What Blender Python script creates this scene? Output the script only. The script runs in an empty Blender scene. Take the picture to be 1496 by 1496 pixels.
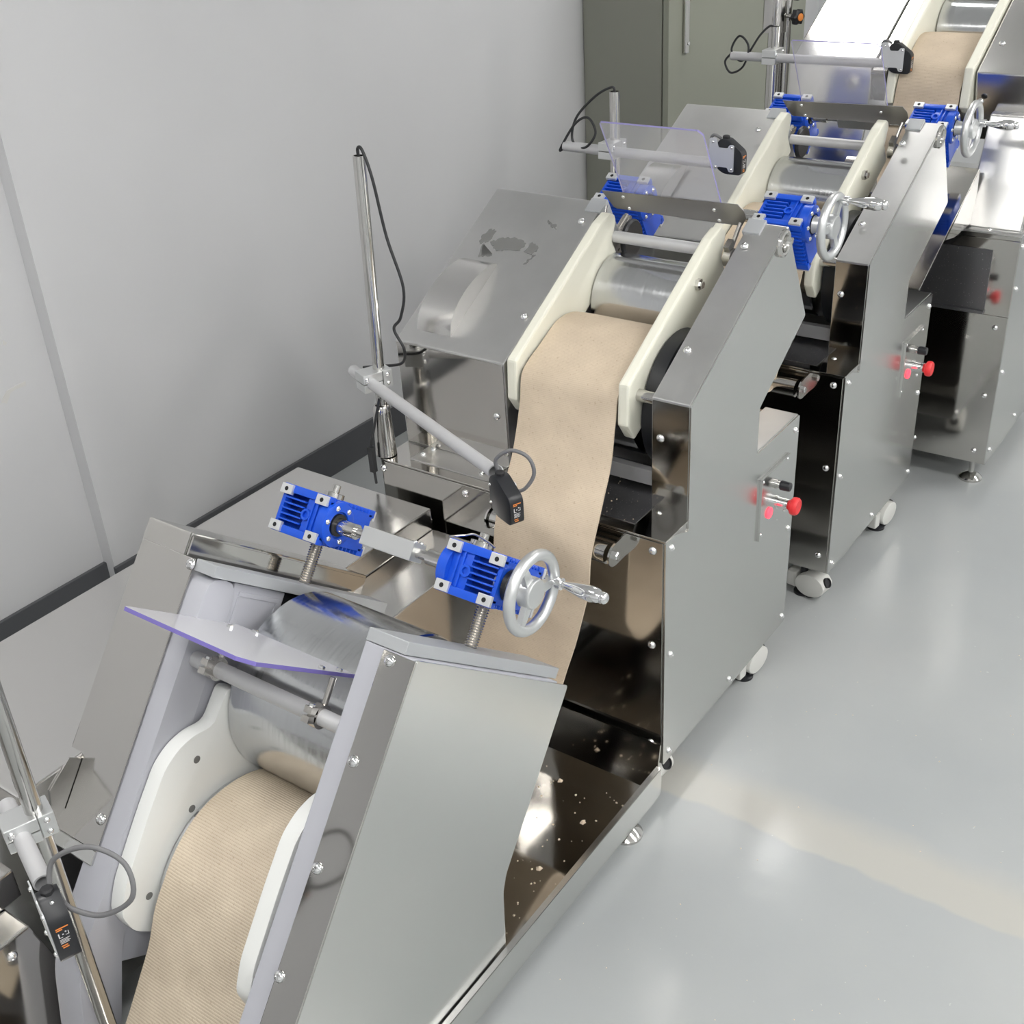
import bpy, bmesh, math, random
from mathutils import Vector, Matrix
random.seed(7)
PI = math.pi
S = bpy.context.scene
COL = S.collection

# ------------------------------------------------------------------ camera, world, lights, exposure
cam_d = bpy.data.cameras.new('camera'); cam = bpy.data.objects.new('camera', cam_d); COL.objects.link(cam)
cam_d.sensor_width = 36.0; cam_d.lens = 36.0 * 1726.5 / 1496.0; cam_d.clip_start = .05
yaw, pit, rol = -0.64215304, 0.5229541, 0.0622567
fw = Vector((math.sin(yaw)*math.cos(pit), math.cos(yaw)*math.cos(pit), -math.sin(pit)))
rt = Vector((math.cos(yaw), -math.sin(yaw), 0)); dn = fw.cross(rt)
r2 = rt*math.cos(rol) + dn*math.sin(rol); d2 = dn*math.cos(rol) - rt*math.sin(rol)
cam.matrix_world = Matrix(((r2.x, -d2.x, -fw.x, 0), (r2.y, -d2.y, -fw.y, 0), (r2.z, -d2.z, -fw.z, 1.8), (0, 0, 0, 1)))
S.camera = cam
w = bpy.data.worlds.new('world'); S.world = w; w.use_nodes = True
w.node_tree.nodes['Background'].inputs[0].default_value = (.9, .95, 1, 1)
w.node_tree.nodes['Background'].inputs[1].default_value = .3
S.view_settings.view_transform = 'Standard'; S.view_settings.look = 'None'
S.view_settings.exposure = 0.18; S.view_settings.gamma = 1.0
S.view_settings.use_curve_mapping = False
LAMP = 25.0                     # strength of the ceiling panels' diffusers
CEIL = 2.8
LAMPS = [(-1.80, 4.25, .25), (-1.3, .3, .45),  (.7, 4.25, .6), (.95, 1.75, .6), (.5, -.4, .6), (2.3, 4.25, .6), (2.3, 2.0, .6), (2.3, -.4, .6)]  # near panel over the machines is added to brighten them and the wall

# ------------------------------------------------------------------ materials
def nm(name, col, rough=.5, metal=0., spec=None, **k):
    m = bpy.data.materials.new(name); m.use_nodes = True
    b = m.node_tree.nodes['Principled BSDF']
    b.inputs['Base Color'].default_value = (*col, 1); b.inputs['Roughness'].default_value = rough
    b.inputs['Metallic'].default_value = metal
    if spec is not None: b.inputs['Specular IOR Level'].default_value = spec
    for a, v in k.items(): b.inputs[a.replace('_', ' ')].default_value = v
    return m
def nodes(m): return m.node_tree.nodes, m.node_tree.links, m.node_tree.nodes['Principled BSDF']
def noise_col(m, c1, c2, scale=6, detail=4, lo=.35, hi=.65, stretch=(1, 1, 1), coord='Object'):
    N, L, b = nodes(m)
    tc = N.new('ShaderNodeTexCoord'); mp = N.new('ShaderNodeMapping'); mp.inputs['Scale'].default_value = stretch
    t = N.new('ShaderNodeTexNoise'); t.inputs['Scale'].default_value = scale; t.inputs['Detail'].default_value = detail
    r = N.new('ShaderNodeValToRGB'); r.color_ramp.elements[0].position = lo; r.color_ramp.elements[1].position = hi
    r.color_ramp.elements[0].color = (*c1, 1); r.color_ramp.elements[1].color = (*c2, 1)
    L.new(tc.outputs[coord], mp.inputs[0]); L.new(mp.outputs[0], t.inputs[0]); L.new(t.outputs[0], r.inputs[0])
    L.new(r.outputs[0], b.inputs['Base Color'])
    return t, r
def noise_rough(m, lo, hi, scale=5, stretch=(1, 1, 1)):
    N, L, b = nodes(m)
    tc = N.new('ShaderNodeTexCoord'); mp = N.new('ShaderNodeMapping'); mp.inputs['Scale'].default_value = stretch
    t = N.new('ShaderNodeTexNoise'); t.inputs['Scale'].default_value = scale; t.inputs['Detail'].default_value = 6
    r = N.new('ShaderNodeMapRange'); r.inputs[1].default_value = .3; r.inputs[2].default_value = .7
    r.inputs[3].default_value = lo; r.inputs[4].default_value = hi
    L.new(tc.outputs['Object'], mp.inputs[0]); L.new(mp.outputs[0], t.inputs[0]); L.new(t.outputs[0], r.inputs[0]); L.new(r.outputs[0], b.inputs['Roughness'])
def bump(m, tex_out, strength=.2, dist=.001):
    N, L, b = nodes(m); bp = N.new('ShaderNodeBump'); bp.inputs['Strength'].default_value = strength; bp.inputs['Distance'].default_value = dist
    L.new(tex_out, bp.inputs['Height']); L.new(bp.outputs[0], b.inputs['Normal'])
def noise_bump(m, scale, strength, dist, stretch=(1, 1, 1)):
    N, L, b = nodes(m)
    tc = N.new('ShaderNodeTexCoord'); mp = N.new('ShaderNodeMapping'); mp.inputs['Scale'].default_value = stretch
    t = N.new('ShaderNodeTexNoise'); t.inputs['Scale'].default_value = scale; t.inputs['Detail'].default_value = 0 if scale < 20 else 3
    L.new(tc.outputs['Object'], mp.inputs[0]); L.new(mp.outputs[0], t.inputs[0]); bump(m, t.outputs[0], strength, dist)

M = {}
M['satin'] = nm('satin_steel', (.69, .69, .675), .30, 1); noise_rough(M['satin'], .19, .262, 4)
M['mirror'] = nm('polished_steel', (.56, .545, .52), .07, 1); noise_rough(M['mirror'], .05, .13, 5)
M['hood'] = nm('smudged_steel', (.55, .545, .535), .2, 1); noise_rough(M['hood'], .28, .35, 7); noise_col(M['hood'], (.66, .655, .645), (.72, .715, .705), 9, 5, .33, .67)
M['semi'] = nm('worn_polished_steel', (.64, .63, .615), .2, 1); noise_rough(M['semi'], .14, .24, 6)
M['tube'] = nm('steel_tube', (.58, .57, .55), .14, 1)
M['pipe'] = nm('dull_pipe', (.56, .56, .57), .45, .35)
M['rod'] = nm('turned_steel', (.55, .53, .50), .25, 1)
M['drum'] = nm('chromed_drum', (.62, .63, .64), .17, 1, Anisotropic=.7)
def drum_nodes():
    N, L, b = nodes(M['drum']); t = N.new('ShaderNodeTangent'); t.direction_type = 'RADIAL'; t.axis = 'X'; L.new(t.outputs[0], b.inputs['Tangent']); b.inputs['Anisotropic Rotation'].default_value = .25
    tc = N.new('ShaderNodeTexCoord'); mp = N.new('ShaderNodeMapping'); mp.inputs['Scale'].default_value = (90, 1.5, 1.5)
    n = N.new('ShaderNodeTexNoise'); n.inputs['Scale'].default_value = 2; n.inputs['Detail'].default_value = 3
    r = N.new('ShaderNodeMapRange'); r.inputs[1].default_value = .3; r.inputs[2].default_value = .7; r.inputs[3].default_value = .12; r.inputs[4].default_value = .24
    L.new(tc.outputs['Object'], mp.inputs[0]); L.new(mp.outputs[0], n.inputs[0]); L.new(n.outputs[0], r.inputs[0]); L.new(r.outputs[0], b.inputs['Roughness'])
drum_nodes()
M['alu'] = nm('cast_aluminium', (.70, .71, .71), .36, .9)
M['chrome'] = nm('chrome', (.8, .8, .8), .06, 1)
M['frame'] = nm('grey_frame_paint', (.44, .445, .485), .42); noise_bump(M['frame'], 60, .12, .001)
t, r = noise_col(M['frame'], (.43, .435, .475), (.05, .05, .055), 22, 3, .755, .765)
M['cap'] = nm('grey_cap_steel', (.44, .455, .47), .4, .3)
M['cream'] = nm('cream_plastic', (.80, .79, .68), .38, Subsurface_Weight=.0)
M['white'] = nm('white_plastic', (.80, .81, .79), .36)
M['blue'] = nm('blue_enamel', (.008, .085, .62), .34)
M['pad'] = nm('machined_pad', (.68, .69, .70), .38, .55)
M['black'] = nm('black_plastic', (.012, .013, .016), .38)
M['rubber'] = nm('black_rubber', (.015, .015, .017), .6)
M['hole'] = nm('hole_shade', (.01, .01, .012), .8)  # near-black put in the colour for the shade inside openings
M['cable'] = nm('grey_cable', (.16, .16, .165), .55)
M['bcable'] = nm('black_cable', (.02, .021, .023), .5)
M['wheel'] = nm('ivory_caster', (.62, .62, .59), .45)
M['red'] = nm('red_button', (.75, .03, .035), .35)
M['lamp_red'] = nm('lit_red_lamp', (.9, .05, .08), .3, Emission_Color=(1, .08, .12, 1), Emission_Strength=1.2)
M['orange'] = nm('orange_print', (.75, .25, .05), .5)
M['print'] = nm('white_print', (.7, .7, .7), .5)
M['plate'] = nm('shaded_guard_plate', (.30, .29, .28), .32, .9)  # steel plate darkened in its colour for the shade on it
M['deck'] = nm('floury_dark_deck', (.2, .2, .21), .3, .85)
t, r = noise_col(M['deck'], (.19, .19, .2), (.55, .54, .52), 260, 2, .69, .72)
M['cabinet'] = nm('olive_grey_enamel', (.27, .275, .235), .45)
M['cabdoor'] = nm('light_olive_enamel', (.29, .30, .245), .5)
M['tape'] = nm('tape_residue', (.17, .17, .165), .55)
M['diff'] = nm('lamp_diffuser', (1, 1, 1), .5, Emission_Color=(1, .985, .96, 1), Emission_Strength=LAMP)
M['lampframe'] = nm('lamp_frame', (.8, .8, .8), .4)
M['ceil'] = nm('ceiling_paint', (.90, .90, .895), .8)
M['crumb'] = nm('dry_dough', (.72, .60, .46), .8)
M['skirt'] = nm('baseboard_paint', (.085, .088, .095), .4)
# wall
M['wall'] = nm('wall_paint', (.53, .535, .545), .42); noise_col(M['wall'], (.62, .622, .632), (.655, .657, .667), 1.2, 3)
M['peel'] = nm('peeling_plaster', (.66, .65, .63), .7)
M['farwall'] = nm('far_wall_paint', (.74, .75, .76), .5)
# floor : glossy grey epoxy, a paler worn band crossing the aisle
M['floor'] = nm('epoxy_floor', (.40, .42, .42), .2, 0, .3)
def floor_nodes():
    m = M['floor']; N, L, b = nodes(m)
    tc = N.new('ShaderNodeTexCoord'); sp = N.new('ShaderNodeSeparateXYZ'); L.new(tc.outputs['Object'], sp.inputs[0])
    t = N.new('ShaderNodeTexNoise'); t.inputs['Scale'].default_value = 1.1; t.inputs['Detail'].default_value = 5; L.new(tc.outputs['Object'], t.inputs[0])
    r = N.new('ShaderNodeValToRGB'); r.color_ramp.elements[0].position = .35; r.color_ramp.elements[1].position = .65
    r.color_ramp.elements[0].color = (.335, .352, .356, 1); r.color_ramp.elements[1].color = (.385, .398, .394, 1); L.new(t.outputs[0], r.inputs[0])
    # worn strip between y = 1.68 and 1.80
    t2 = N.new('ShaderNodeTexNoise'); t2.inputs['Scale'].default_value = 9; L.new(tc.outputs['Object'], t2.inputs[0])
    a = N.new('ShaderNodeMath'); a.operation = 'MULTIPLY_ADD'; a.inputs[1].default_value = .05; L.new(t2.outputs[0], a.inputs[0]); L.new(sp.outputs[1], a.inputs[2])
    b1 = N.new('ShaderNodeMapRange'); b1.inputs[1].default_value = 1.705; b1.inputs[2].default_value = 1.715; L.new(a.outputs[0], b1.inputs[0])
    b2 = N.new('ShaderNodeMapRange'); b2.inputs[1].default_value = 1.86; b2.inputs[2].default_value = 1.79; L.new(a.outputs[0], b2.inputs[0])
    mu = N.new('ShaderNodeMath'); mu.operation = 'MULTIPLY'; L.new(b1.outputs[0], mu.inputs[0]); L.new(b2.outputs[0], mu.inputs[1])
    mx = N.new('ShaderNodeMixRGB'); mx.inputs[2].default_value = (.41, .405, .375, 1); L.new(mu.outputs[0], mx.inputs[0]); L.new(r.outputs[0], mx.inputs[1])
    # fine pale scuffs
    t3 = N.new('ShaderNodeTexNoise'); t3.inputs['Scale'].default_value = 90; t3.inputs['Detail'].default_value = 2; L.new(tc.outputs['Object'], t3.inputs[0])
    s3 = N.new('ShaderNodeMapRange'); s3.inputs[1].default_value = .74; s3.inputs[2].default_value = .78; s3.inputs[4].default_value = .5; L.new(t3.outputs[0], s3.inputs[0])
    m3 = N.new('ShaderNodeMixRGB'); m3.inputs[2].default_value = (.6, .6, .58, 1); L.new(s3.outputs[0], m3.inputs[0]); L.new(mx.outputs[0], m3.inputs[1])
    L.new(m3.outputs[0], b.inputs['Base Color'])
    rr = N.new('ShaderNodeMapRange'); rr.inputs[1].default_value = .3; rr.inputs[2].default_value = .7; rr.inputs[3].default_value = .13; rr.inputs[4].default_value = .22
    L.new(t.outputs[0], rr.inputs[0]); L.new(rr.outputs[0], b.inputs['Roughness'])
    t4 = N.new('ShaderNodeTexNoise'); t4.inputs['Scale'].default_value = 14; t4.inputs['Detail'].default_value = 4; L.new(tc.outputs['Object'], t4.inputs[0])
    bump(m, t4.outputs[0], .12, .004)
floor_nodes()
# dough : u across, v along the sheet, both in metres
def dough(name, c1, c2, rib, pitch, depth):
    m = nm(name, c1, .75, 0, .25); N, L, b = nodes(m)
    uv = N.new('ShaderNodeUVMap'); sp = N.new('ShaderNodeSeparateXYZ'); L.new(uv.outputs[0], sp.inputs[0])
    t = N.new('ShaderNodeTexNoise'); t.inputs['Scale'].default_value = 11; t.inputs['Detail'].default_value = 6; L.new(uv.outputs[0], t.inputs[0])
    r = N.new('ShaderNodeValToRGB'); r.color_ramp.elements[0].position = .35; r.color_ramp.elements[1].position = .66
    r.color_ramp.elements[0].color = (*c2, 1); r.color_ramp.elements[1].color = (*c1, 1); L.new(t.outputs[0], r.inputs[0])
    t2 = N.new('ShaderNodeTexNoise'); t2.inputs['Scale'].default_value = 160; t2.inputs['Detail'].default_value = 3; L.new(uv.outputs[0], t2.inputs[0])
    sp2 = N.new('ShaderNodeMapRange'); sp2.inputs[1].default_value = .60; sp2.inputs[2].default_value = .75; sp2.inputs[4].default_value = .5; L.new(t2.outputs[0], sp2.inputs[0])
    mx = N.new('ShaderNodeMixRGB'); mx.blend_type = 'MULTIPLY'; mx.inputs[2].default_value = (.62, .52, .44, 1); L.new(sp2.outputs[0], mx.inputs[0]); L.new(r.outputs[0], mx.inputs[1])
    # ribs pressed by the rollers
    s = N.new('ShaderNodeMath'); s.operation = 'MULTIPLY'; s.inputs[1].default_value = 2*PI/pitch; L.new(sp.outputs[1], s.inputs[0])
    si = N.new('ShaderNodeMath'); si.operation = 'SINE'; L.new(s.outputs[0], si.inputs[0])
    s2 = N.new('ShaderNodeMath'); s2.operation = 'MULTIPLY'; s2.inputs[1].default_value = 2*PI/(pitch*.7); L.new(sp.outputs[0], s2.inputs[0])
    si2 = N.new('ShaderNodeMath'); si2.operation = 'SINE'; L.new(s2.outputs[0], si2.inputs[0])
    ad = N.new('ShaderNodeMath'); ad.operation = 'MULTIPLY_ADD'; ad.inputs[1].default_value = .4; L.new(si2.outputs[0], ad.inputs[0]); L.new(si.outputs[0], ad.inputs[2])
    rc = N.new('ShaderNodeMapRange'); rc.inputs[1].default_value = -1.2; rc.inputs[2].default_value = -.3; rc.inputs[3].default_value = rib; rc.inputs[4].default_value = 0; L.new(ad.outputs[0], rc.inputs[0])
    m2 = N.new('ShaderNodeMixRGB'); m2.blend_type = 'MULTIPLY'; m2.inputs[2].default_value = (.68, .62, .56, 1); L.new(rc.outputs[0], m2.inputs[0]); L.new(mx.outputs[0], m2.inputs[1])
    L.new(m2.outputs[0], b.inputs['Base Color'])
    bump(m, ad.outputs[0], .35, depth)
    return m
M['dough1'] = dough('ribbed_dough', (.70, .605, .475), (.57, .485, .375), .6, .0048, .0006)
M['dough2'] = dough('fine_dough', (.67, .56, .43), (.585, .485, .37), .35, .0036, .0003)
# clear acrylic : transparent sheet with a thin glossy coat; its cut edge is violet
def acrylic(name='clear_acrylic', haze=.2):
    m = bpy.data.materials.new(name); m.use_nodes = True; N = m.node_tree.nodes; L = m.node_tree.links
    N.remove(N['Principled BSDF']); o = N['Material Output']
    tr = N.new('ShaderNodeBsdfTransparent'); tr.inputs[0].default_value = (.93, .93, .95, 1)
    gl = N.new('ShaderNodeBsdfGlossy'); gl.inputs['Roughness'].default_value = .04
    df = N.new('ShaderNodeBsdfDiffuse'); df.inputs[0].default_value = (.88, .88, .91, 1)
    lw = N.new('ShaderNodeLayerWeight'); lw.inputs[0].default_value = .5
    pw = N.new('ShaderNodeMath'); pw.operation = 'POWER'; pw.inputs[1].default_value = 4.0; L.new(lw.outputs['Facing'], pw.inputs[0])
    fr = N.new('ShaderNodeMapRange'); fr.inputs[3].default_value = .04; fr.inputs[4].default_value = .9; L.new(pw.outputs[0], fr.inputs[0])
    m1 = N.new('ShaderNodeMixShader'); m1.inputs[0].default_value = haze
    L.new(tr.outputs[0], m1.inputs[1]); L.new(df.outputs[0], m1.inputs[2])
    m2 = N.new('ShaderNodeMixShader'); L.new(fr.outputs[0], m2.inputs[0]); L.new(m1.outputs[0], m2.inputs[1]); L.new(gl.outputs[0], m2.inputs[2])
    L.new(m2.outputs[0], o.inputs[0]); return m
M['acrylic'] = acrylic(); M['filmed'] = acrylic('filmed_acrylic', .72)
M['edge'] = nm('violet_edge', (.26, .24, .47), .25); M['edge1'] = nm('deep_violet_edge', (.17, .14, .42), .25)

# ------------------------------------------------------------------ helpers
def link(o, parent=None):
    COL.objects.link(o)
    if parent is not None:
        o.parent = parent; o.matrix_parent_inverse = Matrix.Identity(4)
    return o
def origin(parent):
    v = Vector((0, 0, 0)); p = parent
    while p is not None: v += p.location; p = p.parent
    return v
def obj(name, bm, mat, parent=None, smooth=35, bevel=0, mats=None):
    """link a bmesh given in world coordinates as one mesh object under parent"""
    bmesh.ops.recalc_face_normals(bm, faces=bm.faces)
    if bevel:
        es = [e for e in bm.edges if len(e.link_faces) == 2 and e.calc_face_angle(0) > .5]
        bmesh.ops.bevel(bm, geom=es, offset=bevel, segments=2, profile=.6, affect='EDGES', clamp_overlap=True)
    off = origin(parent)
    for v in bm.verts: v.co -= off
    me = bpy.data.meshes.new(name); bm.to_mesh(me); bm.free()
    for m in (mats or [mat]): me.materials.append(M[m] if isinstance(m, str) else m)
    if smooth:
        me.shade_smooth(); me.set_sharp_from_angle(angle=math.radians(smooth))
    return link(bpy.data.objects.new(name, me), parent)
def thing(name, loc, label, cat, group=None):
    o = bpy.data.objects.new(name, None); o.location = loc; o.empty_display_size = .1; COL.objects.link(o)
    o['label'] = label; o['category'] = cat
    if group: o['group'] = group
    return o
def tag(o, label, cat, group=None):
    o['label'] = label; o['category'] = cat
    if group: o['group'] = group
    return o
def struct(o): o['kind'] = 'structure'; return o
def copy_tree(o, parent=None):
    c = o.copy(); COL.objects.link(c); c.parent = parent
    for ch in list(o.children): copy_tree(ch, c)
    return c
ID = lambda p: Vector(p)
class Frame:
    """inclined machine frame: x across, u up along the front face, v into the depth"""
    def __init__(s, oy, oz, deg, ox=0):
        s.o = Vector((ox, oy, oz)); a = math.radians(deg)
        s.U = Vector((0, math.cos(a), math.sin(a))); s.V = Vector((0, math.sin(a), -math.cos(a))); s.X = Vector((1, 0, 0))
    def __call__(s, p): return s.o + s.X*p[0] + s.U*p[1] + s.V*p[2]
def nb(): return bmesh.new()
def box(bm, a, b, T=ID):
    vs = [bm.verts.new(T((x, y, z))) for x in (a[0], b[0]) for y in (a[1], b[1]) for z in (a[2], b[2])]
    for f in ((0,1,3,2),(4,6,7,5),(0,4,5,1),(2,3,7,6),(0,2,6,4),(1,5,7,3)): bm.faces.new([vs[i] for i in f])
def prism(bm, pts, x0, x1, T=ID):
    """polygon in the (y,z) or (u,v) plane swept along x"""
    A = [bm.verts.new(T((x0, *p))) for p in pts]; B = [bm.verts.new(T((x1, *p))) for p in pts]; n = len(pts)
    bm.faces.new(A); bm.faces.new(B[::-1])
    for i in range(n): bm.faces.new((A[i], A[(i+1) % n], B[(i+1) % n], B[i]))
def basis(d):
    d = d.normalized(); a = Vector((0, 0, 1)) if abs(d.z) < .9 else Vector((1, 0, 0))
    e = d.cross(a).normalized(); return d, e, d.cross(e)
def lathe(bm, p, d, prof, n=24, cap=True):
    """prof: list of (distance along d, radius)"""
    p = Vector(p); d, e, f = basis(Vector(d)); rings = []
    for h, r in prof:
        rings.append([bm.verts.new(p + d*h + (e*math.cos(2*PI*i/n) + f*math.sin(2*PI*i/n))*max(r, 1e-5)) for i in range(n)])
    for a, b in zip(rings, rings[1:]):
        for i in range(n): bm.faces.new((a[i], a[(i+1) % n], b[(i+1) % n], b[i]))
    if cap:
        bm.faces.new(rings[0][::-1]); bm.faces.new(rings[-1])
def cyl(bm, a, b, r, n=24, r2=None):
    a = Vector(a); b = Vector(b); lathe(bm, a, b-a, [(0, r), ((b-a).length, r if r2 is None else r2)], n)
def tube(bm, a, b, r, ri, n=24):
    """open pipe with wall thickness"""
    a = Vector(a); b = Vector(b); L = (b-a).length
    lathe(bm, a, b-a, [(0, ri), (0, r), (L, r), (L, ri), (0, ri)], n, cap=False)
def torus(bm, c, axis, R, r, n=36, k=12):
    c = Vector(c); d, e, f = basis(Vector(axis)); rings = []
    for i in range(n):
        a = 2*PI*i/n; q = e*math.cos(a) + f*math.sin(a)
        rings.append([bm.verts.new(c + q*(R + r*math.cos(2*PI*j/k)) + d*(r*math.sin(2*PI*j/k))) for j in range(k)])
    for i in range(n):
        A, B = rings[i], rings[(i+1) % n]
        for j in range(k): bm.faces.new((A[j], B[j], B[(j+1) % k], A[(j+1) % k]))
def smooth_path(pts, m=8):
    P = [Vector(p) for p in pts]; out = []
    for i in range(len(P)-1):
        p0 = P[max(i-1, 0)]; p1 = P[i]; p2 = P[i+1]; p3 = P[min(i+2, len(P)-1)]
        for j in range(m):
            t = j/m
            out.append(.5*((2*p1) + (p2-p0)*t + (2*p0-5*p1+4*p2-p3)*t*t + (3*p1-p0-3*p2+p3)*t**3))
    return out + [P[-1]]
def wire(bm, pts, r, n=8, m=8):
    P = smooth_path(pts, m); rings = []; e = None
    for i, p in enumerate(P):
        d = (P[min(i+1, len(P)-1)] - P[max(i-1, 0)]).normalized()
        if e is None: _, e, _ = basis(d)
        e = (e - d*e.dot(d)).normalized(); f = d.cross(e)
        rings.append([bm.verts.new(p + (e*math.cos(2*PI*j/n) + f*math.sin(2*PI*j/n))*r) for j in range(n)])
    for a, b in zip(rings, rings[1:]):
        for i in range(n): bm.faces.new((a[i], a[(i+1) % n], b[(i+1) % n], b[i]))
    bm.faces.new(rings[0][::-1]); bm.faces.new(rings[-1])

# one dome screw mesh, shared by every screw (axis +Z)
def screw_mesh():
    bm = nb(); lathe(bm, (0, 0, 0), (0, 0, 1), [(0, .0085), (.0012, .0085), (.0034, .0074), (.0054, .0052), (.0064, .0026), (.0052, .0023), (.0050, .0001)], 18)
    bmesh.ops.recalc_face_normals(bm, faces=bm.faces); me = bpy.data.meshes.new('screw'); bm.to_mesh(me); bm.free()
    me.materials.append(M['chrome']); me.shade_smooth(); me.set_sharp_from_angle(angle=math.radians(40)); return me
SCREW = screw_mesh()
def hex_mesh():
    bm = nb(); lathe(bm, (0, 0, 0), (0, 0, 1), [(0, .0072), (.0055, .0072), (.0065, .006)], 6)
    bmesh.ops.recalc_face_normals(bm, faces=bm.faces); me = bpy.data.meshes.new('hex_bolt'); bm.to_mesh(me); bm.free()
    me.materials.append(M['chrome']); return me
HEX = hex_mesh()
def screw(p, nrm, parent, s=1., name='screw', me=None):
    o = bpy.data.objects.new(name, me or SCREW); link(o, parent)
    o.location = Vector(p) - origin(parent); o.rotation_euler = Vector(nrm).to_track_quat('Z', 'Y').to_euler(); o.scale = (s, s, s); return o

# ------------------------------------------------------------------ room
def room():
    X0, X1, Y0, Y1 = -2.53, 3.2, -2.2, 6.3
    bm = nb(); box(bm, (X0-.3, Y0-.1, -.1), (X1+.1, Y1+.1, 0)); struct(obj('floor', bm, 'floor', smooth=0))
    bm = nb(); box(bm, (X0-.3, Y0-.1, CEIL), (X1+.1, Y1+.1, CEIL+.1)); struct(obj('ceiling', bm, 'ceil', smooth=0))
    bm = nb(); box(bm, (X0-.2, 1.555, 0), (X0, Y1, CEIL))                  # the wall steps out by three centimetres at y = 1.55
    box(bm, (X0-.2, Y0, 0), (X0-.045, 1.555, CEIL)); struct(obj('wall_left', bm, 'wall', smooth=0))
    bm = nb(); box(bm, (X1, Y0, 0), (X1+.1, Y1, CEIL)); struct(obj('wall_right', bm, 'farwall', smooth=0))
    bm = nb(); box(bm, (X0-.2, Y1, 0), (X1, Y1+.1, CEIL)); struct(obj('wall_back', bm, 'farwall', smooth=0))
    bm = nb(); box(bm, (X0-.2, Y0-.1, 0), (X1, Y0, CEIL)); struct(obj('wall_front', bm, 'farwall', smooth=0))
    bm = nb(); box(bm, (X0, 1.55, 0), (X0+.012, Y1, .115)); box(bm, (X0-.045, Y0, 0), (X0-.033, 1.555, .118)); struct(obj('baseboard_left', bm, 'skirt', smooth=0, bevel=.002))
    bm = nb()                                                               # flaked patch on the recessed wall
    pts = [(1.399, 0.661), (1.412, 0.653), (1.431, 0.676), (1.449, 0.678), (1.474, 0.677), (1.475, 0.688), (1.442, 0.686), (1.421, 0.684), (1.406, 0.670)]
    pts2 = [(1.448, 0.806), (1.456, 0.796), (1.451, 0.792), (1.444, 0.795)]
    prism(bm, pts, X0-.045, X0-.0435); struct(obj('trim_1', bm, 'peel', smooth=0))
    bm = nb(); prism(bm, pts2, X0-.045, X0-.0435); struct(obj('trim_2', bm, 'peel', smooth=0))
room()
def ceiling_lights():
    for i, (x, y, h) in enumerate(LAMPS):
        row = ['unseen over the machines', 'over the aisle', 'nearest the right wall'][0 if x < 0 else 1 if x < 1 else 2]
        k = 'far end' if y > 3 else 'middle' if y > 1 else 'near end'
        t = thing('ceiling_light', (x, y, CEIL-.03), f'flat white ceiling light panel {row}, at the {k} of its row', 'light', 'ceiling light panels')
        bm = nb()
        for a, b in (((-h-.02, -.17), (h+.02, -.15)), ((-h-.02, .15), (h+.02, .17)), ((-h-.02, -.15), (-h, .15)), ((h, -.15), (h+.02, .15))):
            box(bm, (x+a[0], y+a[1], CEIL-.035), (x+b[0], y+b[1], CEIL-.001))
        obj('frame', bm, 'lampframe', t, 0)
        bm = nb(); box(bm, (x-h, y-.15, CEIL-.03), (x+h, y+.15, CEIL-.025)); obj('diffuser', bm, 'diff', t, 0)
ceiling_lights()

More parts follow.
